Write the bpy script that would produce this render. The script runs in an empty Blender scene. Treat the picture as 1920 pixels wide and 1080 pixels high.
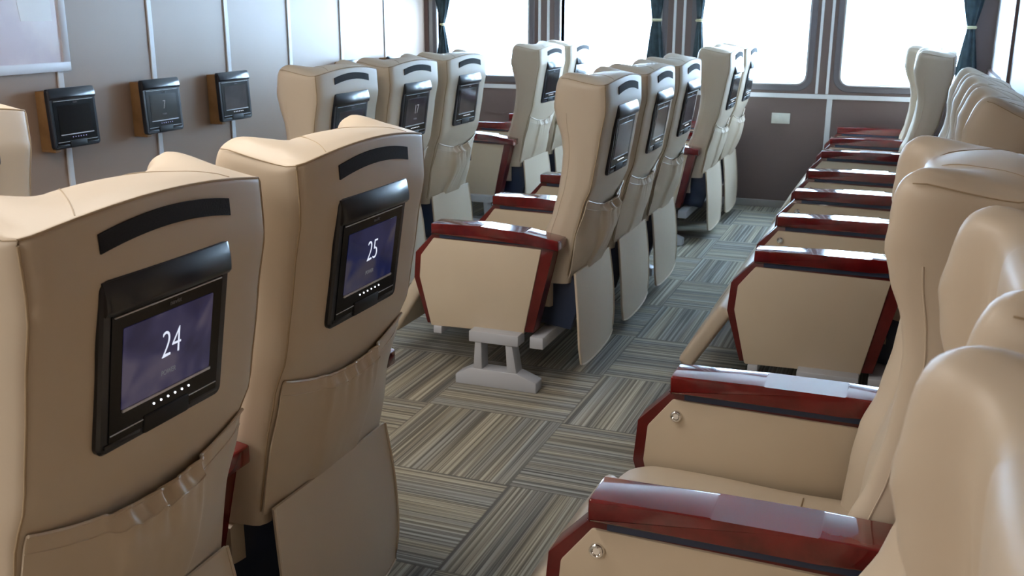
import bpy, bmesh, math, random
from mathutils import Matrix, Vector
random.seed(7)
S = bpy.context.scene
COL = S.collection
PI = math.pi

# ------------------------------------------------------------------ materials
def sr(r, g, b):
    f = lambda c: (c / 255 / 12.92) if c / 255 <= 0.04045 else ((c / 255 + 0.055) / 1.055) ** 2.4
    return (f(r), f(g), f(b), 1)

def mat(name, col, rough=0.5, metal=0.0, coat=0.0, noise=0.0, nscale=8.0, bump=0.0, bscale=60.0, spec=0.5, col2=None, sheen=0.0):
    m = bpy.data.materials.new(name); m.use_nodes = True
    nt = m.node_tree; b = nt.nodes['Principled BSDF']
    b.inputs['Base Color'].default_value = col
    b.inputs['Roughness'].default_value = rough
    b.inputs['Metallic'].default_value = metal
    b.inputs['Specular IOR Level'].default_value = spec
    if coat: b.inputs['Coat Weight'].default_value = coat; b.inputs['Coat Roughness'].default_value = 0.04
    if sheen: b.inputs['Sheen Weight'].default_value = sheen
    tc = nt.nodes.new('ShaderNodeTexCoord')
    if noise or col2:
        n = nt.nodes.new('ShaderNodeTexNoise'); n.inputs['Scale'].default_value = nscale; n.inputs['Detail'].default_value = 6
        nt.links.new(tc.outputs['Object'], n.inputs['Vector'])
        r = nt.nodes.new('ShaderNodeValToRGB')
        r.color_ramp.elements[0].position = 0.35; r.color_ramp.elements[1].position = 0.65
        c2 = col2 if col2 else tuple(c * (1 - noise) for c in col[:3]) + (1,)
        r.color_ramp.elements[0].color = c2; r.color_ramp.elements[1].color = col
        nt.links.new(n.outputs['Fac'], r.inputs['Fac']); nt.links.new(r.outputs['Color'], b.inputs['Base Color'])
    if bump:
        n2 = nt.nodes.new('ShaderNodeTexNoise'); n2.inputs['Scale'].default_value = bscale; n2.inputs['Detail'].default_value = 4
        nt.links.new(tc.outputs['Object'], n2.inputs['Vector'])
        bp = nt.nodes.new('ShaderNodeBump'); bp.inputs['Strength'].default_value = bump; bp.inputs['Distance'].default_value = 0.004
        nt.links.new(n2.outputs['Fac'], bp.inputs['Height']); nt.links.new(bp.outputs['Normal'], b.inputs['Normal'])
    return m

def emis(name, col, strength):
    m = bpy.data.materials.new(name); m.use_nodes = True
    b = m.node_tree.nodes['Principled BSDF']
    b.inputs['Base Color'].default_value = (0.02, 0.02, 0.02, 1)
    b.inputs['Emission Color'].default_value = col; b.inputs['Emission Strength'].default_value = strength
    return m

M = {}
M['leather'] = mat('cream_leather', sr(207, 192, 171), 0.46, noise=0.05, nscale=3, bump=0.10, bscale=9)
M['seam'] = mat('leather_seam', sr(172, 152, 124), 0.6)
M['panel'] = mat('armrest_vinyl', sr(205, 189, 165), 0.5, noise=0.04, nscale=5)
M['mahogany'] = mat('mahogany', sr(118, 22, 24), 0.12, coat=0.8, col2=sr(84, 12, 15), nscale=14)
M['mahogany_dark'] = mat('mahogany_frame', sr(104, 26, 24), 0.28, coat=0.4, col2=sr(80, 16, 15), nscale=14)
M['black'] = mat('black_plastic', sr(26, 32, 42), 0.28, coat=0.15)
M['black_matte'] = mat('black_matte', sr(14, 15, 18), 0.6)
M['bezel'] = mat('bezel_gloss', sr(12, 14, 18), 0.22, spec=0.25)
M['velcro'] = mat('velcro', sr(22, 24, 30), 0.85, bump=0.3, bscale=300)
M['navy'] = mat('navy_plastic', sr(40, 52, 78), 0.45)
M['grey_metal'] = mat('grey_painted_metal', sr(188, 191, 198), 0.4, metal=0.1)
M['chrome'] = mat('chrome', sr(225, 225, 225), 0.08, metal=1.0)
M['line'] = mat('bezel_line', sr(205, 210, 218), 0.35, metal=0.1)  # trim colour lightened, its bright reflection is put into the base colour
M['wood'] = mat('wooden_mount', sr(142, 106, 66), 0.5, col2=sr(118, 86, 52), nscale=9)
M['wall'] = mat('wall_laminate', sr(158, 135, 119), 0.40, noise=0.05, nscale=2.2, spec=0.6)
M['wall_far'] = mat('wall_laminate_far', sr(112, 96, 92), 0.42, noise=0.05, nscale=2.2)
M['strip'] = mat('white_trim', sr(225, 228, 232), 0.3)
M['frame'] = mat('window_frame_metal', sr(165, 162, 160), 0.35, metal=0.2)
M['flange'] = mat('window_flange', sr(104, 100, 104), 0.4)
M['offwhite'] = mat('offwhite_panel', sr(214, 214, 220), 0.4)
M['brown'] = mat('brown_trim', sr(98, 74, 66), 0.4)
M['ceiling'] = mat('ceiling_panel', sr(228, 225, 218), 0.6)
M['curtain'] = mat('teal_curtain', sr(58, 76, 82), 0.85, col2=sr(42, 56, 64), nscale=20)
M['tie'] = mat('curtain_tie', sr(190, 185, 150), 0.7)
M['socket'] = mat('socket_plastic', sr(222, 222, 214), 0.35)
M['led'] = emis('white_indicator', (0.9, 0.93, 1, 1), 2.2)
M['ledp'] = emis('violet_indicator', (0.6, 0.55, 1, 1), 0.9)
M['digits'] = emis('screen_digits', (0.8, 0.85, 1, 1), 0.75)
M['digits_dim'] = emis('screen_digits_dim', (0.62, 0.62, 0.66, 1), 0.35)
M['small_text'] = emis('screen_small_text', (0.5, 0.5, 0.56, 1), 0.16)
M['brand'] = mat('brand_print', sr(120, 122, 128), 0.5)
M['lamp'] = emis('lamp_diffuser', (1, 0.925, 0.84, 1), 12.5)
M['concrete'] = mat('deck', sr(200, 200, 200), 0.8)

def screen_mat(name, a, b_, c, strength, scale):
    m = bpy.data.materials.new(name); m.use_nodes = True; nt = m.node_tree; b = nt.nodes['Principled BSDF']
    b.inputs['Base Color'].default_value = (0.01, 0.01, 0.015, 1); b.inputs['Roughness'].default_value = 0.12
    tc = nt.nodes.new('ShaderNodeTexCoord'); n = nt.nodes.new('ShaderNodeTexNoise')
    n.inputs['Scale'].default_value = scale; n.inputs['Detail'].default_value = 1.5; n.inputs['Distortion'].default_value = 1.2
    nt.links.new(tc.outputs['Object'], n.inputs['Vector'])
    r = nt.nodes.new('ShaderNodeValToRGB'); e = r.color_ramp.elements
    e[0].position = 0.36; e[0].color = a; e[1].position = 0.62; e[1].color = c
    k = e.new(0.5); k.color = b_
    nt.links.new(n.outputs['Fac'], r.inputs['Fac']); nt.links.new(r.outputs['Color'], b.inputs['Emission Color'])
    b.inputs['Emission Strength'].default_value = strength
    return m
M['screen_on'] = screen_mat('lit_blue_screen', sr(22, 24, 58), sr(40, 40, 74), sr(74, 68, 88), 0.6, 9)
M['screen_blue'] = screen_mat('lit_navy_screen', sr(16, 24, 62), sr(26, 34, 76), sr(66, 62, 76), 0.55, 8)
M['screen_dim'] = screen_mat('dim_screen', sr(20, 22, 30), sr(38, 38, 46), sr(52, 50, 56), 0.6, 8)
M['screen_off'] = mat('dark_screen', sr(12, 13, 18), 0.15)

def glass_mat():
    m = bpy.data.materials.new('window_glass'); m.use_nodes = True; nt = m.node_tree
    nt.nodes.remove(nt.nodes['Principled BSDF']); out = nt.nodes['Material Output']
    t = nt.nodes.new('ShaderNodeBsdfTransparent'); t.inputs['Color'].default_value = (0.97, 0.99, 1, 1)
    g = nt.nodes.new('ShaderNodeBsdfGlossy'); g.inputs['Roughness'].default_value = 0.03
    x = nt.nodes.new('ShaderNodeMixShader'); x.inputs[0].default_value = 0.06
    nt.links.new(t.outputs[0], x.inputs[1]); nt.links.new(g.outputs[0], x.inputs[2]); nt.links.new(x.outputs[0], out.inputs['Surface'])
    return m
M['glass'] = glass_mat()

def carpet_mat():
    m = bpy.data.materials.new('striped_carpet_tiles'); m.use_nodes = True; nt = m.node_tree; N = nt.nodes; L = nt.links
    b = N['Principled BSDF']; b.inputs['Roughness'].default_value = 0.9; b.inputs['Specular IOR Level'].default_value = 0.2
    b.inputs['Sheen Weight'].default_value = 0.15
    tc = N.new('ShaderNodeTexCoord'); sx = N.new('ShaderNodeSeparateXYZ'); L.new(tc.outputs['Object'], sx.inputs[0])
    def math_(op, a, b2=None, c=None):
        n = N.new('ShaderNodeMath'); n.operation = op
        for i, v in enumerate((a, b2, c)):
            if v is None: continue
            if isinstance(v, (int, float)): n.inputs[i].default_value = v
            else: L.new(v, n.inputs[i])
        return n.outputs[0]
    T = 0.5
    u = math_('DIVIDE', math_('SUBTRACT', sx.outputs[0], -0.995), T)
    v = math_('DIVIDE', math_('SUBTRACT', sx.outputs[1], 2.56), T)
    fu = math_('FLOOR', u); fv = math_('FLOOR', v)
    par = math_('MODULO', math_('ABSOLUTE', math_('ADD', fu, fv)), 2.0)     # tile (-1,0) odd -> stripes along Y
    # stripe coordinate: X for odd tiles, Y for even
    mixv = N.new('ShaderNodeMix'); mixv.data_type = 'FLOAT'; L.new(par, mixv.inputs[0]); L.new(sx.outputs[1], mixv.inputs[2]); L.new(sx.outputs[0], mixv.inputs[3])
    mixo = N.new('ShaderNodeMix'); mixo.data_type = 'FLOAT'; L.new(par, mixo.inputs[0]); L.new(sx.outputs[0], mixo.inputs[2]); L.new(sx.outputs[1], mixo.inputs[3])
    st = mixv.outputs[0]; al = mixo.outputs[0]
    off = math_('ADD', math_('MULTIPLY', fu, 7.31), math_('MULTIPLY', fv, 3.77))
    def nz(scale, sal, det):
        c = N.new('ShaderNodeCombineXYZ'); L.new(math_('ADD', math_('MULTIPLY', st, scale), math_('MULTIPLY', off, 5.0)), c.inputs[0]); L.new(math_('MULTIPLY', al, sal), c.inputs[1]); L.new(off, c.inputs[2])
        n = N.new('ShaderNodeTexNoise'); n.inputs['Scale'].default_value = 1; n.inputs['Detail'].default_value = det
        L.new(c.outputs[0], n.inputs['Vector']); return n.outputs['Fac']
    a = nz(105, 0.8, 0.6); bb = nz(230, 1.5, 1.0); cc = nz(18, 0.4, 1.0)
    sn = math_('SINE', math_('ADD', math_('MULTIPLY', st, 290.0), math_('MULTIPLY', a, 7.0)))
    s = math_('ADD', math_('ADD', math_('MULTIPLY', a, 0.55), math_('MULTIPLY', bb, 0.45)), math_('MULTIPLY', sn, 0.045))
    r = N.new('ShaderNodeValToRGB'); e = r.color_ramp.elements
    e[0].position = 0.36; e[0].color = sr(100, 95, 87); e[1].position = 0.66; e[1].color = sr(190, 185, 172)
    for pos, c in ((0.44, sr(124, 119, 108)), (0.5, sr(147, 141, 128)), (0.56, sr(164, 159, 145))):
        k = e.new(pos); k.color = c
    L.new(s, r.inputs['Fac'])
    tint = N.new('ShaderNodeValToRGB'); tint.color_ramp.elements[0].color = sr(222, 226, 232); tint.color_ramp.elements[1].color = sr(255, 251, 240)
    tint.color_ramp.elements[0].position = 0.4; tint.color_ramp.elements[1].position = 0.6
    L.new(cc, tint.inputs['Fac'])
    mul = N.new('ShaderNodeMix'); mul.data_type = 'RGBA'; mul.blend_type = 'MULTIPLY'; mul.inputs[0].default_value = 1
    L.new(r.outputs['Color'], mul.inputs[6]); L.new(tint.outputs['Color'], mul.inputs[7])
    # joints
    fr = lambda x: math_('SUBTRACT', x, math_('FLOOR', x))
    eu = math_('MINIMUM', fr(u), math_('SUBTRACT', 1.0, fr(u))); ev = math_('MINIMUM', fr(v), math_('SUBTRACT', 1.0, fr(v)))
    ed = math_('MINIMUM', eu, ev); j = math_('LESS_THAN', ed, 0.006)
    mj = N.new('ShaderNodeMix'); mj.data_type = 'RGBA'; L.new(math_('MULTIPLY', j, 0.45), mj.inputs[0]); L.new(mul.outputs[2], mj.inputs[6]); mj.inputs[7].default_value = sr(78, 74, 68)
    L.new(mj.outputs[2], b.inputs['Base Color'])
    f = N.new('ShaderNodeTexNoise'); f.inputs['Scale'].default_value = 500; L.new(tc.outputs['Object'], f.inputs['Vector'])
    hb = math_('ADD', math_('MULTIPLY', s, 1.0), math_('MULTIPLY', f.outputs['Fac'], 0.5))
    bp = N.new('ShaderNodeBump'); bp.inputs['Strength'].default_value = 0.5; bp.inputs['Distance'].default_value = 0.003
    L.new(hb, bp.inputs['Height']); L.new(bp.outputs['Normal'], b.inputs['Normal'])
    return m
M['carpet'] = carpet_mat()

def poster_mat():
    m = bpy.data.materials.new('pale_print'); m.use_nodes = True; nt = m.node_tree; N = nt.nodes; L = nt.links
    b = N['Principled BSDF']; b.inputs['Roughness'].default_value = 0.25
    tc = N.new('ShaderNodeTexCoord'); n = N.new('ShaderNodeTexNoise'); n.inputs['Scale'].default_value = 3.0; n.inputs['Detail'].default_value = 5
    L.new(tc.outputs['Object'], n.inputs['Vector'])
    r = N.new('ShaderNodeValToRGB'); e = r.color_ramp.elements; e[0].position = 0.38; e[0].color = sr(222, 214, 228); e[1].position = 0.62; e[1].color = sr(238, 238, 246)  # print tones lightened to carry the sheet's reflection in the colour
    k = e.new(0.5); k.color = sr(234, 228, 236)
    L.new(n.outputs['Fac'], r.inputs['Fac']); L.new(r.outputs['Color'], b.inputs['Base Color'])
    return m
M['print'] = poster_mat()

# ------------------------------------------------------------------ mesh helpers
def obj(name, bm, m, parent=None, smooth=True, recalc=True, angle=40):
    if recalc: bmesh.ops.recalc_face_normals(bm, faces=bm.faces[:])
    me = bpy.data.meshes.new(name); bm.to_mesh(me); bm.free()
    for x in (m if isinstance(m, (list, tuple)) else [m]): me.materials.append(x)
    if smooth:
        for p in me.polygons: p.use_smooth = True
        me.set_sharp_from_angle(angle=math.radians(angle))
    o = bpy.data.objects.new(name, me); COL.objects.link(o)
    if parent: o.parent = parent
    return o

def empty(name, loc, rz=0):
    o = bpy.data.objects.new(name, None); COL.objects.link(o); o.location = loc; o.rotation_euler = (0, 0, rz); o.empty_display_size = 0.1
    return o

def tag(o, label, cat=None, group=None, kind=None):
    if label: o['label'] = label
    if cat: o['category'] = cat
    if group: o['group'] = group
    if kind: o['kind'] = kind
    return o

def add_box(bm, x0, x1, y0, y1, z0, z1, bev=0.0, seg=2, mtx=None, mi=0):
    vs = [bm.verts.new((x, y, z)) for x in (x0, x1) for y in (y0, y1) for z in (z0, z1)]
    f = [(0, 1, 3, 2), (4, 6, 7, 5), (0, 4, 5, 1), (2, 3, 7, 6), (0, 2, 6, 4), (1, 5, 7, 3)]
    fs = [bm.faces.new([vs[i] for i in q]) for q in f]
    for q in fs: q.material_index = mi
    new = set(vs)
    if bev:
        es = list({e for q in fs for e in q.edges})
        r = bmesh.ops.bevel(bm, geom=es, offset=bev, segments=seg, profile=0.5, affect='EDGES')
        new = {v for q in r['faces'] for v in q.verts} | {v for v in vs if v.is_valid}
        for q in r['faces']: q.material_index = mi
    if mtx is not None:
        for v in new:
            if v.is_valid: v.co = mtx @ v.co
    return new

def add_prism_y(bm, pts, y0, y1, bev=0.0, seg=2, mi=0):
    """pts: (x,z) outline extruded along y"""
    a = [bm.verts.new((x, y0, z)) for x, z in pts]; b = [bm.verts.new((x, y1, z)) for x, z in pts]
    fs = [bm.faces.new(a), bm.faces.new(b[::-1])]
    n = len(pts)
    for i in range(n): fs.append(bm.faces.new((a[i], b[i], b[(i + 1) % n], a[(i + 1) % n])))
    for q in fs: q.material_index = mi
    if bev:
        es = list({e for q in fs for e in q.edges})
        r = bmesh.ops.bevel(bm, geom=es, offset=bev, segments=seg, profile=0.5, affect='EDGES')
        for q in r['faces']: q.material_index = mi

def add_tube(bm, pts, r, n=8, closed=False, mi=0):
    rings = []
    P = [Vector(p) for p in pts]; k = len(P)
    for i, p in enumerate(P):
        t = (P[(i + 1) % k] - P[i - 1]) if closed else (P[min(i + 1, k - 1)] - P[max(i - 1, 0)])
        t.normalize(); up = Vector((0, 0, 1)) if abs(t.z) < 0.9 else Vector((0, 1, 0))
        a = t.cross(up).normalized(); b = t.cross(a).normalized()
        rings.append([bm.verts.new(p + a * (r * math.cos(2 * PI * j / n)) + b * (r * math.sin(2 * PI * j / n))) for j in range(n)])
    m_ = k if closed else k - 1
    for i in range(m_):
        A = rings[i]; B = rings[(i + 1) % k]
        for j in range(n):
            f = bm.faces.new((A[j], A[(j + 1) % n], B[(j + 1) % n], B[j])); f.material_index = mi
    if not closed:
        bm.faces.new(rings[0][::-1]).material_index = mi; bm.faces.new(rings[-1]).material_index = mi

def add_grid(bm, rows, mi=0, closed=False):
    V = [[bm.verts.new(p) for p in r] for r in rows]
    for i in range(len(V) - 1):
        n = len(V[i])
        for j in range(n if closed else n - 1):
            f = bm.faces.new((V[i][j], V[i][(j + 1) % n], V[i + 1][(j + 1) % n], V[i + 1][j])); f.material_index = mi
    return V

def add_sheet(bm, rows, thick):
    """closed thin slab: rows of points, thickness vector function"""
    A = add_grid(bm, rows); B = add_grid(bm, [[Vector(p) + Vector(thick) for p in r] for r in rows])
    def side(a, b):
        for i in range(len(a) - 1): bm.faces.new((a[i], a[i + 1], b[i + 1], b[i]))
    side(A[0], B[0]); side(A[-1], B[-1]); side([r[0] for r in A], [r[0] for r in B]); side([r[-1] for r in A], [r[-1] for r in B])

def interp(tab, z):
    if z <= tab[0][0]: return tab[0][1]
    for (a, va), (b, vb) in zip(tab, tab[1:]):
        if z <= b:
            t = (z - a) / (b - a); t2 = t * t * (3 - 2 * t) * 0.35 + t * 0.65
            return va + (vb - va) * t2
    return tab[-1][1]

def resample(P, n):
    L = [0]
    for u, v in zip(P, P[1:]): L.append(L[-1] + (v - u).length)
    out = []
    for k in range(n + 1):
        t = L[-1] * k / n; i = 0
        while i < len(L) - 2 and L[i + 1] < t: i += 1
        f = (t - L[i]) / max(1e-9, L[i + 1] - L[i]); out.append(P[i].lerp(P[i + 1], max(0, min(1, f))))
    return out

def catmull(pts, per):
    out = []; n = len(pts)
    for i in range(n - 1):
        p0 = Vector(pts[max(i - 1, 0)]); p1 = Vector(pts[i]); p2 = Vector(pts[i + 1]); p3 = Vector(pts[min(i + 2, n - 1)])
        for k in range(per):
            t = k / per
            out.append(0.5 * ((2 * p1) + (p2 - p0) * t + (2 * p0 - 5 * p1 + 4 * p2 - p3) * t * t + (3 * p1 - p0 - 3 * p2 + p3) * t ** 3))
    out.append(Vector(pts[-1])); return out

# ------------------------------------------------------------------ seat back shape (seat frame: x back, y across, z up)
XF = [(.38, .372), (.50, .385), (.574, .398), (.655, .430), (.733, .452), (.80, .462), (.86, .466), (.909, .460), (.982, .440), (1.055, .429), (1.15, .431)]
XS = [(.38, .494), (.55, .522), (.677, .554), (.761, .586), (.917, .611), (1.016, .630), (1.15, .624)]
XI = [(.38, .40), (.55, .425), (.70, .470), (.85, .496), (.95, .496), (1.05, .486), (1.15, .480)]
HW = [(.38, .236), (.55, .242), (.75, .250), (1.15, .250)]
def bulge(z): return 0.014
def rear_x(y, z):
    hw = interp(HW, z); return interp(XS, z) + bulge(z) * (1 - (abs(y) / hw) ** 2.4)

def half_section(z):
    hw = interp(HW, z); xf = interp(XF, z); xs = interp(XS, z); xi = interp(XI, z); B = bulge(z)
    # wing thickness grows with height
    tw = 0.072
    dep = max(0.0, xi - xf)
    rr = 0.016
    c = [(0, xs + B), (.3 * hw, xs + B * .96), (.6 * hw, xs + B * .75), (.85 * hw, xs + B * .35), (hw - rr, xs + .001), (hw - rr * .3, xs - rr * .35), (hw, xs - rr),
         (hw + .004, xs - .05), (hw + .006, (xs + xf) / 2), (hw + .003, xf + .05), (hw - .006, xf + .02), (hw - tw * .30, xf + .002), (hw - tw * .6, xf + .002),
         (hw - tw, xf + .018), (hw - tw - .02, xf + .018 + dep * .55), (hw - tw - .05, xi - dep * .10), (hw - tw - .085, xi + .002), (.3 * hw, xi - .004), (0, xi - .008)]
    P = catmull([(x, y, 0) for y, x in c], 3)
    out = []
    for a, b, n in ((0, 15, 14), (15, 34, 10), (34, 48, 10), (48, 54, 14)): out += resample(P[a:b + 1], n)[(1 if a else 0):]
    return out                                     # 49 points: 0 rear centre, 14 corner, 24 wing tip, 34 valley, 48 front centre

def top_z(y, x):
    hw = .25; arc = 1.108 + .023 * (1 - (abs(y) / hw) ** 2)
    fr = max(0.0, min(1.0, (0.60 - x) / 0.15))          # 0 rear .. 1 front
    wing = max(0.0, min(1.0, (abs(y) - 0.10) / 0.10)); wing = wing * wing * (3 - 2 * wing)
    z = arc + fr * (wing * 0.032 - (1 - wing) * 0.003)
    d = min(.060, max(0.0, .490 - x)); z -= (.061 - math.sqrt(.061 ** 2 - d * d)) * wing
    return z

def build_backrest(parent):
    bm = bmesh.new()
    zb = .385; rings = []
    NR = 44
    def full(h):
        return h + [Vector((p.x, -p.y, p.z)) for p in h[-2:0:-1]]
    def rad(p):                                   # edge radius: tight at the rear seam, soft at front and wings
        rear = max(0.0, min(1.0, (p.x - .575) / .04)); return .026 - .017 * rear
    for k in range(NR + 1):
        t = k / NR; zn = zb + t * (1.10 - zb)
        rings.append([Vector((p.x, p.y, zb + t * (top_z(p.y, p.x) - rad(p) - zb))) for p in full(half_section(zn))])
    last = rings[-1]; N = len(last)
    nrm = []
    for i in range(N):
        d = Vector(last[(i + 1) % N]) - Vector(last[i - 1]); d.z = 0; d.normalize(); nrm.append(Vector((d.y, -d.x, 0)))
    if nrm[0].x < 0: nrm = [-q for q in nrm]
    for a in range(1, 7):
        ang = a / 6 * PI / 2
        ring = []
        for p, n in zip(last, nrm):
            r_ = rad(p); e = Vector((p.x - n.x * r_, p.y - n.y * r_, 0)); z0 = top_z(p.y, p.x) - r_
            c = 1 - math.cos(ang); ring.append(Vector((p.x - n.x * r_ * c, p.y - n.y * r_ * c, z0 + (top_z(e.y, e.x) - z0) * math.sin(ang))))
        rings.append(ring)
    V = add_grid(bm, rings, closed=True)
    bm.faces.new(V[0])
    # crown: pair the outer path with the inner path of the U
    for s in (1, -1):
        rows = []
        for i in range(25):
            u = V[-1][(s * i) % N].co; v = V[-1][(s * (48 - i)) % N].co; r = []
            for k in range(11):
                t = k / 10; q = u.lerp(v, t)
                if 0 < k < 10: q.z = top_z(q.y, q.x) + .007 * (1 - (2 * t - 1) ** 4) * min(1, (u - v).length / .04)
                r.append(q)
            rows.append(r)
        if s > 0: R0 = rows
        add_grid(bm, rows)
    bmesh.ops.remove_doubles(bm, verts=bm.verts[:], dist=0.0004)
    for zc in (1.06, 1.04, 1.08, 1.05): bmesh.ops.smooth_vert(bm, verts=[v for v in bm.verts if v.co.z > zc and v.co.x < .575], factor=.5, use_axis_x=True, use_axis_y=True, use_axis_z=True)
    b = obj('backrest', bm, M['leather'], parent, angle=80)
    bm = bmesh.new(); Q = Vector((.0004, 0, .0004))
    edge = [rings[k][14] for k in range(2, NR + 1, 2)] + [rings[NR + 3][14]]
    edge += [rings[NR + 3][i % N] for i in range(13, -14, -1)]
    edge += [rings[NR + 3][N - 14]] + [rings[k][N - 14] for k in range(NR, 1, -2)]
    add_tube(bm, [p + Q for p in edge], .0021, 6)
    for s in (1, -1):
        add_tube(bm, [rings[NR + 3][(s * i) % N] for i in range(14, 23)], .0012, 5)
        add_tube(bm, [Vector((p.x, s * p.y, p.z)) for p in R0[9][0:11]], .0010, 5)
    obj('piping', bm, M['seam'], b)
    for i in (21, N - 21):
        bm = bmesh.new(); add_tube(bm, [rings[k][i] for k in range(4, NR - 5)], .0017, 6)
        obj('wing_piping', bm, M['leather'], b)
    return b

def build_strap(b):
    bm = bmesh.new(); rows = []
    for j in range(5):
        r = []
        for i in range(25):
            y = -.136 + .272 * i / 24; zt = 1.094 + .014 * (1 - (y / .136) ** 2); z = zt - .026 * j / 4
            r.append(Vector((rear_x(y, min(z, 1.1)) + .0005, y, z)))
        rows.append(r)
    add_sheet(bm, rows, (.0035, 0, 0))
    return obj('velcro_strap', bm, M['velcro'], b, angle=30)

def build_pocket(b, seed, loose):
    rnd = random.Random(seed); bm = bmesh.new()
    ph = [rnd.uniform(0, 6.28) for _ in range(6)]
    def P(u, v, e=0.0):
        hw = .236; y = -hw + 2 * hw * u
        zt = .700 - .040 * (1 - (2 * u - 1) ** 2)
        mid = math.exp(-((u - .5) / .24) ** 4)
        w1 = mid * (math.sin(u * 55 + ph[0]) * .5 + math.sin(u * 83 + ph[1]) * .5)
        top = math.exp(-v * 9)
        zt += w1 * .008 * loose
        z = zt + (.412 - zt) * v
        bul = math.sin(PI * min(1, v * .9 + .1)) * .022 * (1 - (2 * u - 1) ** 4) * loose
        bul += w1 * .011 * top * loose + .012 * loose / (1 + math.exp((abs(u - .5) - .205) / .008)) * min(1, .35 + v * 6)
        bul += .010 * mid * math.exp(-((v - .10) / .035) ** 2) * .6 * loose + .012 * mid * loose * math.exp(-((v - .3) / .25) ** 2)
        bul += .004 * math.sin(u * 9 + ph[2] + v * 5) * math.sin(PI * v) * loose
        fold = math.exp(-((u - .30 - .01 * math.sin(v * 6)) / .012) ** 2) + math.exp(-((u - .70) / .012) ** 2)
        bul += fold * .003 * math.exp(-(v / .5) ** 2)
        return Vector((rear_x(y, z) + .004 + bul + e, y, z))
    rows = [[P(i / 90, j / 40) for i in range(91)] for j in range(41)]
    add_sheet(bm, rows, (-.003, 0, 0))
    o = obj('seat_pocket', bm, M['leather'], b, angle=60)
    bm = bmesh.new()
    add_tube(bm, [P(i / 90, 0) + Vector((.001, 0, 0)) for i in range(91)], .0028, 6)
    add_tube(bm, [P(i / 90, .10) + Vector((.0006, 0, 0)) for i in range(91)], .0012, 5)
    obj('pocket_hem', bm, M['leather'], b)
    return o

def rot_about(o, ang, px=.43, pz=.42):
    """recline about the hinge"""
    R = Matrix.Rotation(ang, 4, 'Y'); P = Vector((px, 0, pz))
    T = Matrix.Translation(P) @ R @ Matrix.Translation(-P)
    o.matrix_local = T @ o.matrix_local

def text_mesh(name, s, size, m, parent, mtx, sx=1.0, ext=.0004, thin=0.0):
    c = bpy.data.curves.new(name, 'FONT'); c.body = s; c.size = size; c.align_x = 'CENTER'; c.align_y = 'CENTER'; c.extrude = ext; c.offset = thin; c.resolution_u = 4
    t = bpy.data.objects.new(name, c); COL.objects.link(t)
    bpy.context.view_layer.update()
    me = bpy.data.meshes.new_from_object(t.evaluated_get(bpy.context.evaluated_depsgraph_get()))
    bpy.data.objects.remove(t); bpy.data.curves.remove(c)
    # text plane: x right, y up -> local monitor (y across, z up, x out); reading direction runs to +y as seen from +x
    for v in me.vertices:
        x, y, z = v.co; v.co = (z, x * sx, y)
    me.materials.clear(); me.materials.append(m)
    o = bpy.data.objects.new(name, me); COL.objects.link(o); o.parent = parent; o.matrix_local = mtx
    return o

# monitor frame: origin centre of face, +x outwards, y across, z up ; 0.27 x 0.255
def outline(w, h, r, n=6):
    p = []
    for cx, cz, a0 in ((w / 2 - r, h / 2 - r, 0), (-w / 2 + r, h / 2 - r, 90), (-w / 2 + r, -h / 2 + r, 180), (w / 2 - r, -h / 2 + r, 270)):
        for k in range(n + 1):
            a = math.radians(a0 + 90 * k / n); p.append((cx + r * math.cos(a), cz + r * math.sin(a)))
    return p
def add_plate(bm, w, h, r, x0, x1, cz=0, cy=0, mi=0, taper=0.0):
    o = outline(w, h, r); o2 = outline(w - 2 * taper, h - 2 * taper, max(r - taper, .001)) if taper else o
    a = [bm.verts.new((x0, cy + y, cz + z)) for y, z in o]; b = [bm.verts.new((x1 - taper, cy + y, cz + z)) for y, z in o]
    rings = [a, b]
    if taper: rings.append([bm.verts.new((x1, cy + y, cz + z)) for y, z in o2])
    for A, B in zip(rings, rings[1:]):
        for i in range(len(A)):
            bm.faces.new((A[i], A[(i + 1) % len(A)], B[(i + 1) % len(A)], B[i])).material_index = mi
    bm.faces.new(a[::-1]).material_index = mi; bm.faces.new(rings[-1]).material_index = mi

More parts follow.
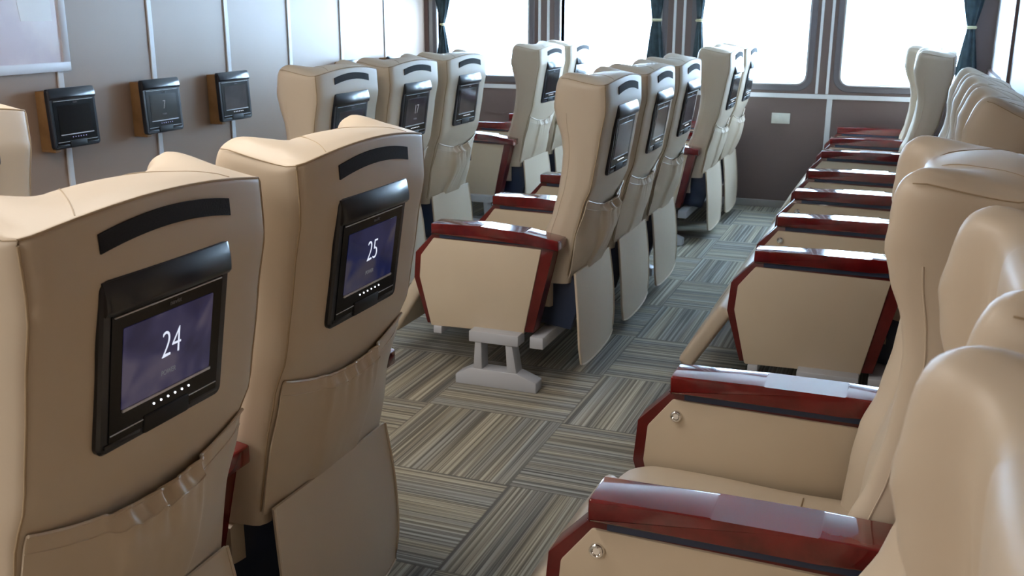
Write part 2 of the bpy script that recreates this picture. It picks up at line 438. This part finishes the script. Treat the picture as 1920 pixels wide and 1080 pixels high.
def build_monitor(parent, mtx, digits, scr, dig_m, leds='led', name='monitor'):
    W, H = .272, .258
    bm = bmesh.new(); add_plate(bm, W, H, .016, -.012, .008, taper=.004)
    # small feet / lip
    add_box(bm, -.004, .010, -.125, -.055, -.118, -.112, .001)
    add_box(bm, -.004, .010, .055, .122, -.118, -.112, .001)
    mon = obj(name, bm, M['black'], parent, angle=35); mon.matrix_local = mtx
    I = Matrix.Identity(4)
    # cowl: rounded bar over the top
    bm = bmesh.new(); rows = []
    for k in range(11):
        a = PI * .5 * k / 10
        x = .006 + .014 * math.sin(a * 1.0); z = H / 2 - .001 - .040 * (k / 10) ** 1.1
        rows.append((x, z))
    rows = [(-.010, H / 2 - .001)] + rows + [(.016, H / 2 - .047), (.004, H / 2 - .047)]
    A = []
    for y in (-W / 2 + .004, -W / 2 + .012, W / 2 - .012, W / 2 - .004):
        s = .7 if abs(y) > W / 2 - .01 else 1
        A.append([Vector(((x * s if x > 0 else x), y, z - (0 if s == 1 else .001))) for x, z in rows])
    V = add_grid(bm, A); bm.faces.new(V[0]); bm.faces.new(V[-1][::-1])
    obj('cowl', bm, M['black'], mon, angle=50)
    bm = bmesh.new(); add_plate(bm, .236, .192, .004, .006, .0095, cz=-.017)
    obj('bezel', bm, M['bezel'], mon, angle=35)
    for x1, y0, y1, z0, z1 in ((.0112, -.114, .114, .0740, .0758), (.0118, -.094, .098, -.0718, -.0680), (.0105, .052, .116, -.1010, -.0995), (.0105, -.116, -.050, -.1010, -.0995)):
        bm = bmesh.new(); add_box(bm, .009, x1, y0, y1, z0, z1); obj('trim_line', bm, M['line'], mon, smooth=False)
    bm = bmesh.new(); add_plate(bm, .192, .122, .002, .008, .0104, cz=-.006)
    obj('screen', bm, M[scr], mon, angle=35)
    bm = bmesh.new(); add_box(bm, .004, .0125, -.048, .050, -.124, -.096, .003)
    obj('button_recess', bm, M['black_matte'], mon)
    bm = bmesh.new()
    for k in range(6):
        y = -.028 + .0155 * k
        add_plate(bm, .0032, .0032, .0016, .009, .0108, cz=-.083, cy=y)
    obj('indicator_light', bm, M[leds], mon, smooth=False)
    T = lambda x, y, z: Matrix.Translation((x, y, z))
    text_mesh('brand_text', 'navitt', .0105, M['brand'], mon, T(.0100, 0.01, .0655), 1.05)
    if digits:
        text_mesh('screen_numeral', digits, .060, M[dig_m], mon, T(.0106, .004, .002), .74, .0006, -.0011)
        text_mesh('screen_caption', 'POWER', .0115, M['small_text'], mon, T(.0106, 0, -.041), .8, .0004)
    return mon

def build_armrest(parent, cy, drop, buttons, name='armrest'):
    """cy = y of arm centre; width .092"""
    bm = bmesh.new()
    fr = [(0, .557), (-.074, .478), (-.082, .38), (-.030, .205), (.400, .215), (.470, .530), (.488, .545), (.488, .557)]
    add_prism_y(bm, fr, cy - .033, cy + .033, .003)
    o = obj(name, bm, M['mahogany_dark'], parent, angle=35)
    pn = [(.004, .540), (-.050, .470), (-.057, .385), (-.012, .199), (.362, .207), (.428, .532)]
    bm = bmesh.new(); add_prism_y(bm, pn, cy - .0385, cy + .0385, .0035)
    obj('side_panel', bm, M['panel'], o, angle=35)
    bm = bmesh.new(); add_prism_y(bm, [(.03, .543), (.46, .543), (.46, .560), (.03, .560)], cy - .040, cy + .040)
    obj('shadow_gap', bm, M['navy'], o, smooth=False)
    bm = bmesh.new(); d = drop
    add_prism_y(bm, [(-.002, .558), (-.002, .597), (.20, .600), (.36, .600 - d * .35), (.494, .598 - d), (.494, .560 - d), (.36, .556 - d * .3), (.0, .556)], cy - .047, cy + .047, .005, 3)
    obj('armrest_pad', bm, M['mahogany'], o, angle=25)
    for s in buttons:
        bm = bmesh.new()
        a = [(0.0, .0135), (.006, .0135), (.009, .011), (.0095, .008), (.0065, .006), (.0065, .0)]
        rings = [[(.014 + r * math.cos(2 * PI * j / 20), cy + s * (.037 + h), .503 + r * math.sin(2 * PI * j / 20)) for j in range(20)] for h, r in a[:-1]]
        V = add_grid(bm, rings, closed=True); bm.faces.new(V[-1]); bm.faces.new(V[0])
        obj('recline_button', bm, M['chrome'], o)
    return o

def build_cushion(parent):
    bm = bmesh.new(); rows = []
    NX, NY = 26, 26; hw = .248
    prof = []
    # closed cross-section around x (front roll), from back-bottom, forward, up, back
    def sec(y):
        e = 1 - (abs(y) / hw) ** 6
        crown = .016 * (1 - (y / hw) ** 2) - .007 * math.exp(-(y / .012) ** 2) * 0
        pts = [(.43, .285), (.2, .283), (-.02, .283), (-.075, .300), (-.098, .335), (-.088, .372), (-.055, .392), (.0, .398), (.12, .396), (.26, .386), (.38, .386), (.43, .384)]
        out = []
        for x, z in pts:
            zz = .335 + (z - .335) * (.80 + .20 * e)
            if z > .36: zz += crown
            xx = x + (.012 * (1 - e) if x < 0 else 0)
            out.append((xx, y, zz))
        return catmull(out, 3)
    ys = [-hw + 2 * hw * (0.5 - 0.5 * math.cos(PI * i / NY)) for i in range(NY + 1)]
    V = add_grid(bm, [sec(y) for y in ys]); bm.faces.new(V[0]); bm.faces.new(V[-1][::-1])
    for i in range(NY):
        bm.faces.new((V[i][0], V[i + 1][0], V[i + 1][-1], V[i][-1]))
    c = obj('seat_cushion', bm, M['leather'], parent, angle=60)
    bm = bmesh.new()
    add_tube(bm, [(x, y, z + .0005) for x, y, z in [tuple(p) for p in sec(0)][12:30]], .0014, 5)
    add_tube(bm, [(.30, -.2 + .4 * i / 16, sec(-.2 + .4 * i / 16)[27].z + .001) for i in range(17)], .0014, 5)
    obj('cushion_seam', bm, M['seam'], c)
    return c

def build_legrest(parent):
    bm = bmesh.new(); mt = Matrix.Translation((-.105, 0, .355)) @ Matrix.Rotation(math.radians(32), 4, 'Y')
    add_box(bm, -.022, .035, -.235, .235, -.265, 0, .018, 4, mtx=mt)
    return obj('leg_rest', bm, M['leather'], parent)

def build_kick(parent):
    bm = bmesh.new(); rows = []
    for j in range(16):
        v = j / 15; r = []
        for i in range(21):
            u = i / 20; hw = .228 + .010 * math.sin(PI * v) - .018 * max(0, v - .8) / .2
            y = -hw + 2 * hw * u
            zt = .425 + .006 * math.sin(PI * u); zb = .058 + .014 * abs(2 * u - 1) ** 6 + .01 * u
            x = .522 + .026 * v + .010 * math.sin(PI * u) + .006 * math.sin(PI * v)
            r.append(Vector((x, y, zt + (zb - zt) * v)))
        rows.append(r)
    add_sheet(bm, rows, (-.006, 0, 0))
    k = obj('kick_flap', bm, M['leather'], parent, angle=60)
    bm = bmesh.new()
    edge = [rows[j][0] for j in range(16)] + rows[-1][1:] + [rows[j][-1] for j in range(14, -1, -1)]
    add_tube(bm, edge, .004, 6); obj('flap_piping', bm, M['leather'], k)
    return k

def build_under(parent):
    bm = bmesh.new()
    add_box(bm, -.03, .46, -.20, .20, .235, .286, .004)
    add_prism_y(bm, [(.36, .22), (.50, .20), (.53, .30), (.50, .44), (.42, .44)], -.205, -.165, .004)
    add_prism_y(bm, [(.36, .22), (.50, .20), (.53, .30), (.50, .44), (.42, .44)], .165, .205, .004)
    add_tube(bm, [(.08, .0, .20), (.30, .0, .16)], .018, 10)
    return obj('under_frame', bm, M['navy'], parent, angle=35)

def build_beam(parent, y0, y1):
    for x0, x1, z0, z1 in ((.388, .440, .158, .202), (.0, .034, .172, .200)):
        bm = bmesh.new(); add_box(bm, x0, x1, y0, y1, z0, z1, .003); obj('cross_beam', bm, M['grey_metal'], parent, angle=35)

def build_foot(parent, cy):
    bm = bmesh.new()
    base = [(.108, .0), (.430, .0), (.430, .042), (.405, .052), (.352, .068), (.346, .110), (.330, .200), (.302, .200), (.312, .072), (.215, .072), (.208, .200), (.180, .200), (.172, .110), (.168, .068), (.130, .052), (.108, .038)]
    vs0 = base
    bm2 = bm
    y0, y1 = cy - .088, cy - .020
    # build as separate convex pieces
    add_prism_y(bm, [(.108, 0), (.430, 0), (.430, .040), (.352, .068), (.168, .068), (.108, .036)], y0, y1, .004)
    add_prism_y(bm, [(.180, .060), (.216, .060), (.213, .205), (.190, .205)], y0 + .002, y1 - .002, .003)
    add_prism_y(bm, [(.316, .060), (.354, .060), (.330, .205), (.306, .205)], y0 + .002, y1 - .002, .003)
    add_box(bm, .165, .36, y0 - .002, y1 + .002, .172, .214, .004)
    return obj('support_foot', bm, M['grey_metal'], parent, angle=35)

# ------------------------------------------------------------------ seats
LIB = {}
def mk_copy(src, parent, name=None):
    o = src.copy(); COL.objects.link(o); o.parent = parent
    o.matrix_parent_inverse = Matrix.Identity(4)
    for c in src.children: mk_copy(c, o)
    return o

proto = empty('library', (0, 0, 0))
P_back = build_backrest(proto); build_strap(P_back); P_pocket = [build_pocket(proto, s, l) for s, l in ((1, 1.0), (2, .7), (3, 1.25))]
P_hem = [c for c in proto.children if c.name.startswith('pocket_hem')]
P_plain = None
P_cush = build_cushion(proto); P_leg = build_legrest(proto); P_kick = build_kick(proto); P_under = build_under(proto)

GROUP = 'cream leather reclining passenger seats'
MON_MT = Matrix.Translation((.620, -.008, .905)) @ Matrix.Rotation(math.radians(8.5), 4, 'Y')

def seat(x, y, label, recline=0.0, mon=None, pocket=0, half=.345, arms=(-1,), drop=.03, foot=None, buttons=(), parts=('back',), beam=True, far_half=None):
    """y: seat centre. arms: which sides carry an armrest"""
    t = empty('passenger_seat', (x, y, 0)); tag(t, label, 'seat', GROUP)
    b = mk_copy(P_back, t)
    if mon is not None or pocket is not None:
        pass
    if pocket is not None:
        mk_copy(P_pocket[pocket], b); mk_copy(P_hem[pocket], b)
    mk_copy(P_cush, t); mk_copy(P_leg, t); mk_copy(P_under, t); mk_copy(P_kick, t)
    lo, hi = -half + .046, half - .046
    if far_half: hi = far_half - .046
    for s in arms:
        cy = lo if s < 0 else hi
        build_armrest(t, cy, drop, buttons if s > 0 or -1 in buttons else ())
    if beam: build_beam(t, lo - .045, (hi + .03 if 1 in arms else .254))
    if foot is not None: build_foot(t, (lo if foot < 0 else hi))
    m = None
    if mon:
        m = build_monitor(t, MON_MT, *mon)
    if recline:
        a = math.radians(recline)
        rot_about(b, a)
        if m: rot_about(m, a)
    return t

XR1, XR2, XRR = -2.7455, -1.598, -0.423
YM = [3.665, 4.265, 4.865]      # middle block
YFAR = [6.205, 6.805]           # far block
# second row (nearest the aisle)
seat(XR2, 1.128, 'cream leather seat whose back screen shows a lit number 24', .9, ('24', 'screen_on', 'digits'), 0, foot=None, arms=(-1,))
seat(XR2, 1.735, 'cream leather seat whose back screen shows a lit number 25', .5, ('25', 'screen_blue', 'digits'), 1, foot=1, arms=(-1, 1))
seat(XR2, YM[0], 'aisle-end cream seat with mahogany-edged side panel and grey metal foot, screen on its back', 0, ('', 'screen_dim', 'digits_dim'), 2, arms=(-1,), foot=-1)
seat(XR2, YM[1], 'middle one of the three-seat group just beyond the grey metal foot, screen on its back', 0, ('', 'screen_dim', 'digits_dim'), 1, arms=(-1,))
seat(XR2, YM[2], 'farthest of the three-seat group just beyond the grey metal foot, screen on its back', 0, ('', 'screen_dim', 'digits_dim'), 0, arms=(-1, 1), foot=1)
seat(XR2, YFAR[0], 'near seat of the second-row pair left of the white wall socket', 0, ('', 'screen_off', 'digits_dim'), 1, arms=(-1,), foot=-1)
seat(XR2, YFAR[1], 'wall-side seat of the second-row pair left of the white wall socket', 0, ('', 'screen_off', 'digits_dim'), 0, arms=(-1, 1))
# first row (nearest the strip wall)
seat(XR1, 1.775, 'cream seat cut off by the left edge, before the wall monitors', 0, ('', 'screen_dim', 'digits_dim'), 1, arms=(-1, 1), foot=1)
seat(XR1, YM[0], 'front-row cream seat half hidden behind the seat numbered 25, closest of its three', 0, ('', 'screen_dim', 'digits_dim'), 2, arms=(-1,), foot=-1)
seat(XR1, YM[1], 'front-row cream seat whose back screen shows a dim number 17', 0, ('17', 'screen_dim', 'digits_dim'), 1, arms=(-1,))
seat(XR1, YM[2], 'front-row cream seat with gathered drooping pocket, next to the gap before the windows', 0, ('', 'screen_dim', 'digits_dim'), 2, arms=(-1, 1), foot=1)
seat(XR1, YFAR[0], 'front-row cream seat under the window pillar, with a dark-edged side panel', 0, ('', 'screen_off', 'digits_dim'), 1, arms=(-1,), foot=-1)
seat(XR1, YFAR[1], 'front-row cream seat against the windows, mostly hidden by its neighbour', 0, ('', 'screen_off', 'digits_dim'), 0, arms=(-1, 1))
# rear row on the right
seat(XRR, 0.545, 'nearest right-hand seat, only its large rounded head wing in the lower right corner', .8, None, None, arms=(-1,), drop=0)
seat(XRR, 1.160, 'right-hand seat with its cushion hidden behind the nearest mahogany armrest, tipped slightly back', 5, None, None, arms=(-1,), drop=0, buttons=(-1,), half=.352)
seat(XRR, 1.803, 'right-hand seat with its cushion visible between two mahogany armrests', -1.8, None, None, arms=(-1, 1), drop=0, buttons=(-1,), half=.352, foot=1)
lab = ['right-hand reclined seat at the near end of the group of three past the gap', 'right-hand reclined seat in the middle of the group of three past the gap', 'right-hand reclined seat at the far end of the group of three past the gap']
for i, y in enumerate(YM):
    seat(XRR, y, lab[i], 15, None, None, arms=(-1, 1) if i == 2 else (-1,), drop=0, buttons=(-1,) if i else (), foot=-1 if i == 0 else (1 if i == 2 else None))
seat(XRR, YFAR[0], 'upright seat standing tall before the rightmost window, beside the tied curtain', 0, None, None, arms=(-1,), drop=0, foot=-1)
seat(XRR, YFAR[1], 'upright seat touching the window wall, peeping out behind its taller-looking neighbour', -5, None, None, arms=(-1, 1), drop=0)

def purge(o):
    for c in list(o.children): purge(c)
    bpy.data.objects.remove(o)
purge(proto)

# ------------------------------------------------------------------ room
XW, YW, ZC, XB, YN = -3.50, 7.25, 2.15, 0.47, -3.6
def struct(name, bm, m, parent=None, smooth=False, label=None):
    o = obj(name, bm, m, parent, smooth=smooth)
    if parent is None: o['kind'] = 'structure'
    return o
bm = bmesh.new(); add_box(bm, XW - .1, XB + .1, YN - .1, YW + .1, -.1, 0); struct('floor', bm, M['carpet'])
bm = bmesh.new(); add_box(bm, XW - .1, XB + .1, YN - .1, YW + .1, ZC, ZC + .1); struct('ceiling', bm, M['ceiling'])
bm = bmesh.new(); add_box(bm, XW - .1, XW, YN - .1, YW + .1, 0, ZC); struct('wall_left', bm, M['wall'])
bm = bmesh.new(); add_box(bm, XW, XB + .1, YN - .1, YN, 0, ZC); struct('wall_near', bm, M['wall'])
# right-hand wall: brown lower part, pale upper panels with brown posts
bm = bmesh.new(); add_box(bm, XB, XB + .1, YN, YW + .1, 0, ZC); struct('wall_right', bm, M['wall'])
bm = bmesh.new(); add_box(bm, XB - .006, XB, 3.42, YW, .965, ZC); struct('wall_right_panel', bm, M['offwhite'])
bm = bmesh.new(); add_box(bm, XB - .012, XB, YN, YW, 0, .965); struct('wall_right_lower', bm, M['brown'])
tn = 0
def trim(x0, x1, y0, y1, z0, z1, m='strip', bev=.002):
    global tn; tn += 1
    bm = bmesh.new(); add_box(bm, x0, x1, y0, y1, z0, z1, bev); return struct('trim_%d' % tn, bm, M[m])
for y in (5.80, 3.3): trim(XB - .022, XB, y, y + .30, .965, ZC, 'brown')
trim(XB - .03, XB, 3.42, YW, .93, .985, 'brown')
# wall strips on the left wall
for k in range(-7, 6): trim(XW, XW + .008, 3.54 + .608 * k - .016, 3.54 + .608 * k + .016, .10, ZC)
trim(XW, XW + .012, YN, YW, 0, .10, 'brown')
trim(XW, XW + .03, YW - .03, YW, 0, ZC, 'brown'); trim(XW + .03, XW + .06, YW - .015, YW, 0, ZC, 'frame')

# window wall
WZ0, WZ1 = .860, 1.72
wins = [(-3.40, -2.670), (-2.415, -1.680), (-1.410, -.672), (-.440, .297)]
def rrect(x0, x1, z0, z1, r, n=8):
    p = []
    for cx, cz, a0 in ((x1 - r, z1 - r, 0), (x0 + r, z1 - r, 90), (x0 + r, z0 + r, 180), (x1 - r, z0 + r, 270)):
        for k in range(n + 1):
            a = math.radians(a0 + 90 * k / n); p.append((cx + r * math.cos(a), cz + r * math.sin(a)))
    return p
def cell(bm, X0, X1, Z0, Z1, x0, x1, z0, z1, r, ya, yb):
    inner = rrect(x0, x1, z0, z1, r); n = 8; outer = []
    corners = [(X1, Z1), (X0, Z1), (X0, Z0), (X1, Z0)]
    for q in range(4):
        for k in range(n + 1):
            ix, iz = inner[q * (n + 1) + k]
            if q in (0,): o = (X1, min(Z1, iz + (Z1 - z1) * (k / n) * 2)) if k < n / 2 else (max(X0, ix + (X1 - x1) * (1 - (k - n / 2) / (n / 2)) * 1), Z1)
            o = corners[q] if k in (n // 2,) else None
            if o is None:
                # side q start (vertical/horizontal edges)
                first = k < n // 2
                if q == 0: o = (X1, iz) if first else (ix, Z1)
                if q == 1: o = (ix, Z1) if first else (X0, iz)
                if q == 2: o = (X0, iz) if first else (ix, Z0)
                if q == 3: o = (ix, Z0) if first else (X1, iz)
            outer.append(o)
    N = len(inner)
    for y in (ya, yb):
        vi = [bm.verts.new((x, y, z)) for x, z in inner]; vo = [bm.verts.new((x, y, z)) for x, z in outer]
        for i in range(N):
            j = (i + 1) % N; bm.faces.new((vi[i], vi[j], vo[j], vo[i]))
        if y == ya: va = vi
        else:
            for i in range(N):
                j = (i + 1) % N; bm.faces.new((va[i], va[j], vi[j], vi[i]))
bm = bmesh.new()
edges = [XW] + [(wins[i][1] + wins[i + 1][0]) / 2 for i in range(3)] + [XB]
for i, (a, b) in enumerate(wins): cell(bm, edges[i], edges[i + 1], .70, ZC, a, b, WZ0, WZ1, .06, YW, YW + .1)
add_box(bm, XW, XB, YW, YW + .1, 0, .70)
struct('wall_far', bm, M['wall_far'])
for i, (a, b) in enumerate(wins):
    def ring(d, y, r): return [(x, y, z) for x, z in rrect(a - d, b + d, WZ0 - d, WZ1 + d, r)]
    bm = bmesh.new()
    add_grid(bm, [ring(.050, YW, .105), ring(.050, YW - .007, .105), ring(.047, YW - .010, .102), ring(.012, YW - .010, .072), ring(.012, YW, .072)], closed=True)
    w = struct('window_%d' % (i + 1), bm, M['flange'], smooth=True)
    bm = bmesh.new()
    add_grid(bm, [ring(.013, YW, .073), ring(.013, YW - .015, .073), ring(.009, YW - .018, .069), ring(.004, YW - .018, .064), ring(0, YW - .014, .06), ring(0, YW + .08, .06)], closed=True)
    struct('window_rim', bm, M['frame'], w, smooth=True)
    bm = bmesh.new(); add_prism_y(bm, rrect(a - .004, b + .004, WZ0 - .004, WZ1 + .004, .062), YW + .058, YW + .064)
    struct('pane', bm, M['glass'], w)
# rails and strips on the window wall
trim(XW + .06, XB - .012, YW - .010, YW, .762, .792)
for x in (-3.18, -1.9, -.50): trim(x - .018, x + .018, YW - .008, YW, .0, .762)
for c in (-2.545, -1.545, -.556):
    for d in (-.034, .034): trim(c + d - .009, c + d + .009, YW - .012, YW, .795, ZC)
trim(XW + .06, XB - .012, YW - .012, YW, 0, .05, 'frame')

# socket on the far wall
so = empty('wall_socket', (-.812, YW, .622)); tag(so, 'white double socket plate on the brown wall below the windows', 'socket')
bm = bmesh.new(); add_box(bm, -.062, .062, -.010, 0, -.036, .036, .003); obj('plate', bm, M['socket'], so)
bm = bmesh.new(); add_box(bm, -.045, -.010, -.013, -.009, -.018, .018, .002); add_box(bm, .010, .045, -.013, -.009, -.018, .018, .002); obj('socket_cover', bm, M['socket'], so)

# curtains tied at the waist
def curtain(x, hw_t, hw_m, hw_b, zt, label, skew=0):
    r = empty('curtain', (x, YW - .05, 0)); tag(r, label, 'curtain', 'tied teal window curtains')
    bm = bmesh.new(); rows = []
    z0, z1 = .80, 2.05
    for j in range(49):
        z = z0 + (z1 - z0) * j / 48
        d = (z - zt)
        w = hw_m + ((hw_t - hw_m) * min(1, max(0, d) / .30) ** .8 if d > 0 else (hw_b - hw_m) * min(1, -d / .26) ** .9)
        row = []
        n = 40
        for i in range(n):
            a = 2 * PI * i / n
            row.append((w * math.cos(a) + skew * d, (.016 + .004 * math.cos(7 * a)) * math.sin(a) + .008 * math.sin(9 * a) * (w / .08), z))
        rows.append(row)
    V = add_grid(bm, rows, closed=True); bm.faces.new(V[0]); bm.faces.new(V[-1][::-1])
    obj('drape', bm, M['curtain'], r, angle=60)
    bm = bmesh.new(); n = 24
    add_tube(bm, [((hw_m + .004) * math.cos(2 * PI * i / n), .024 * math.sin(2 * PI * i / n), zt) for i in range(n)], .009, 8, closed=True)
    obj('tie_back', bm, M['tie'], r)
curtain(-3.335, .085, .012, .058, 1.225, 'dark teal curtain tied to a narrow waist in the leftmost window')
curtain(-1.700, .062, .030, .062, 1.270, 'dark teal curtain tied back left of the middle window pillar')
curtain(-1.395, .045, .018, .040, 1.270, 'dark teal curtain tied back right of the middle window pillar')
curtain(.318, .085, .022, .062, 1.240, 'dark navy teal curtain tied back at the right edge of the rightmost window', skew=0)

# poster
po = empty('framed_poster', (XW, 2.75, 1.6)); tag(po, 'large pale mauve print in a white frame on the left wall', 'picture')
bm = bmesh.new()
y0, y1, z0, z1, w = -.75, .845, -.515, .38, .04
add_box(bm, 0, .02, y0, y1, z0, z0 + w, .002); add_box(bm, 0, .02, y0, y1, z1 - w, z1, .002); add_box(bm, 0, .02, y0, y0 + w, z0 + w, z1 - w, .002); add_box(bm, 0, .02, y1 - w, y1, z0 + w, z1 - w, .002)
obj('frame', bm, M['offwhite'], po)
bm = bmesh.new(); add_box(bm, 0, .012, y0 + w - .002, y1 - w + .002, z0 + w - .002, z1 - w + .002); pr = obj('print', bm, M['print'], po, smooth=False)
bm = bmesh.new(); add_prism = [(.60, -.30), (.77, -.30), (.75, .30), (.52, .30)]
a = [bm.verts.new((.0135, y, z)) for y, z in add_prism]; b_ = [bm.verts.new((.011, y, z)) for y, z in add_prism]
bm.faces.new(a); bm.faces.new(b_[::-1])
for i in range(4): bm.faces.new((a[i], b_[i], b_[(i + 1) % 4], a[(i + 1) % 4]))
obj('pale_upright', bm, mat('pale_upright_tone', sr(240, 242, 246), .3), pr, smooth=False)  # paler upright shape laid over the print

# wall monitors on wooden mounts
wm = [(3.505, None, 'screen_off', 'black wall monitor on wooden block with dark blank screen, nearest the framed print', 'ledp'),
      (4.085, '7', 'screen_off', 'black wall monitor on wooden block showing a small dim numeral, second from the framed print', 'ledp'),
      (4.670, '', 'screen_dim', 'black wall monitor on wooden block with bluish reflective screen, third from the framed print', 'led'),
      (5.985, '', 'screen_off', 'wall monitor with only its top edge showing above the front-row seats, left of two', 'led'),
      (6.590, '', 'screen_off', 'wall monitor with only its top edge showing above the front-row seats, right of two', 'led')]
for y, d, sc, lb, led in wm:
    t = empty('wall_monitor', (XW, y, .892)); tag(t, lb, 'monitor', 'seat monitors mounted on the left wall')
    bm = bmesh.new(); add_prism_y(bm, [(0.009, -.132), (.078, -.132), (.066, .118), (.009, .118)], -.125, .125, .003)
    add_box(bm, .01, .088, -.125, -.095, -.142, -.130, .002)
    obj('wooden_mount', bm, M['wood'], t)
    build_monitor(t, Matrix.Translation((.087, 0, 0)) @ Matrix.Rotation(math.radians(-2.5), 4, 'Y'), d, sc, 'digits_dim', led, name='display_unit')

# ceiling lamps
for i, (x, y) in enumerate([(-2.5, -2.6), (-2.5, -.6), (-2.5, 1.6), (-1.5, -2.6), (-1.5, -.6), (-1.5, 1.6)]):
    t = empty('ceiling_light', (x, y, ZC)); tag(t, 'rectangular ceiling light in the line %s, %s' % ('beside the left wall' if x < -2 else 'off the left wall', ['farthest behind the viewer', 'just behind the viewer', 'above the numbered seats'][i % 3]), 'ceiling light', 'ceiling lights')
    bm = bmesh.new(); add_box(bm, -.17, .17, -.62, .62, -.03, 0, .004); obj('housing', bm, M['offwhite'], t)
    bm = bmesh.new(); add_box(bm, -.15, .15, -.60, .60, -.034, -.029); obj('diffuser', bm, M['lamp'], t, smooth=False)

# ------------------------------------------------------------------ daylight
w = bpy.data.worlds.new('overcast_sky'); S.world = w; w.use_nodes = True
bg = w.node_tree.nodes['Background']; bg.inputs['Color'].default_value = (0.54, 0.75, 1.0, 1); bg.inputs['Strength'].default_value = 25.0

# ------------------------------------------------------------------ camera
F_, YAW, PITCH, ROLL, H = 1906.66, 21.0595, 15.6111, 0.1563, 1.3754
yw, pt, rl = map(math.radians, (YAW, PITCH, ROLL))
fwd = Vector((-math.sin(yw) * math.cos(pt), math.cos(yw) * math.cos(pt), -math.sin(pt)))
right = Vector((math.cos(yw), math.sin(yw), 0)); up = right.cross(fwd)
r2 = math.cos(rl) * right + math.sin(rl) * up; u2 = -math.sin(rl) * right + math.cos(rl) * up
cam = bpy.data.cameras.new('camera'); co = bpy.data.objects.new('camera', cam); COL.objects.link(co)
mx = Matrix((r2, u2, -fwd)).transposed().to_4x4(); mx.translation = (0, 0, H); co.matrix_world = mx
cam.sensor_width = 36; cam.lens = F_ / 1920 * 36; cam.clip_start = .02
cam.dof.use_dof = True; cam.dof.focus_distance = 2.3; cam.dof.aperture_fstop = 12
S.camera = co
S.view_settings.view_transform = 'Standard'; S.view_settings.look = 'None'; S.view_settings.gamma = 1; S.view_settings.exposure = 0.33
S.view_settings.use_curve_mapping = False
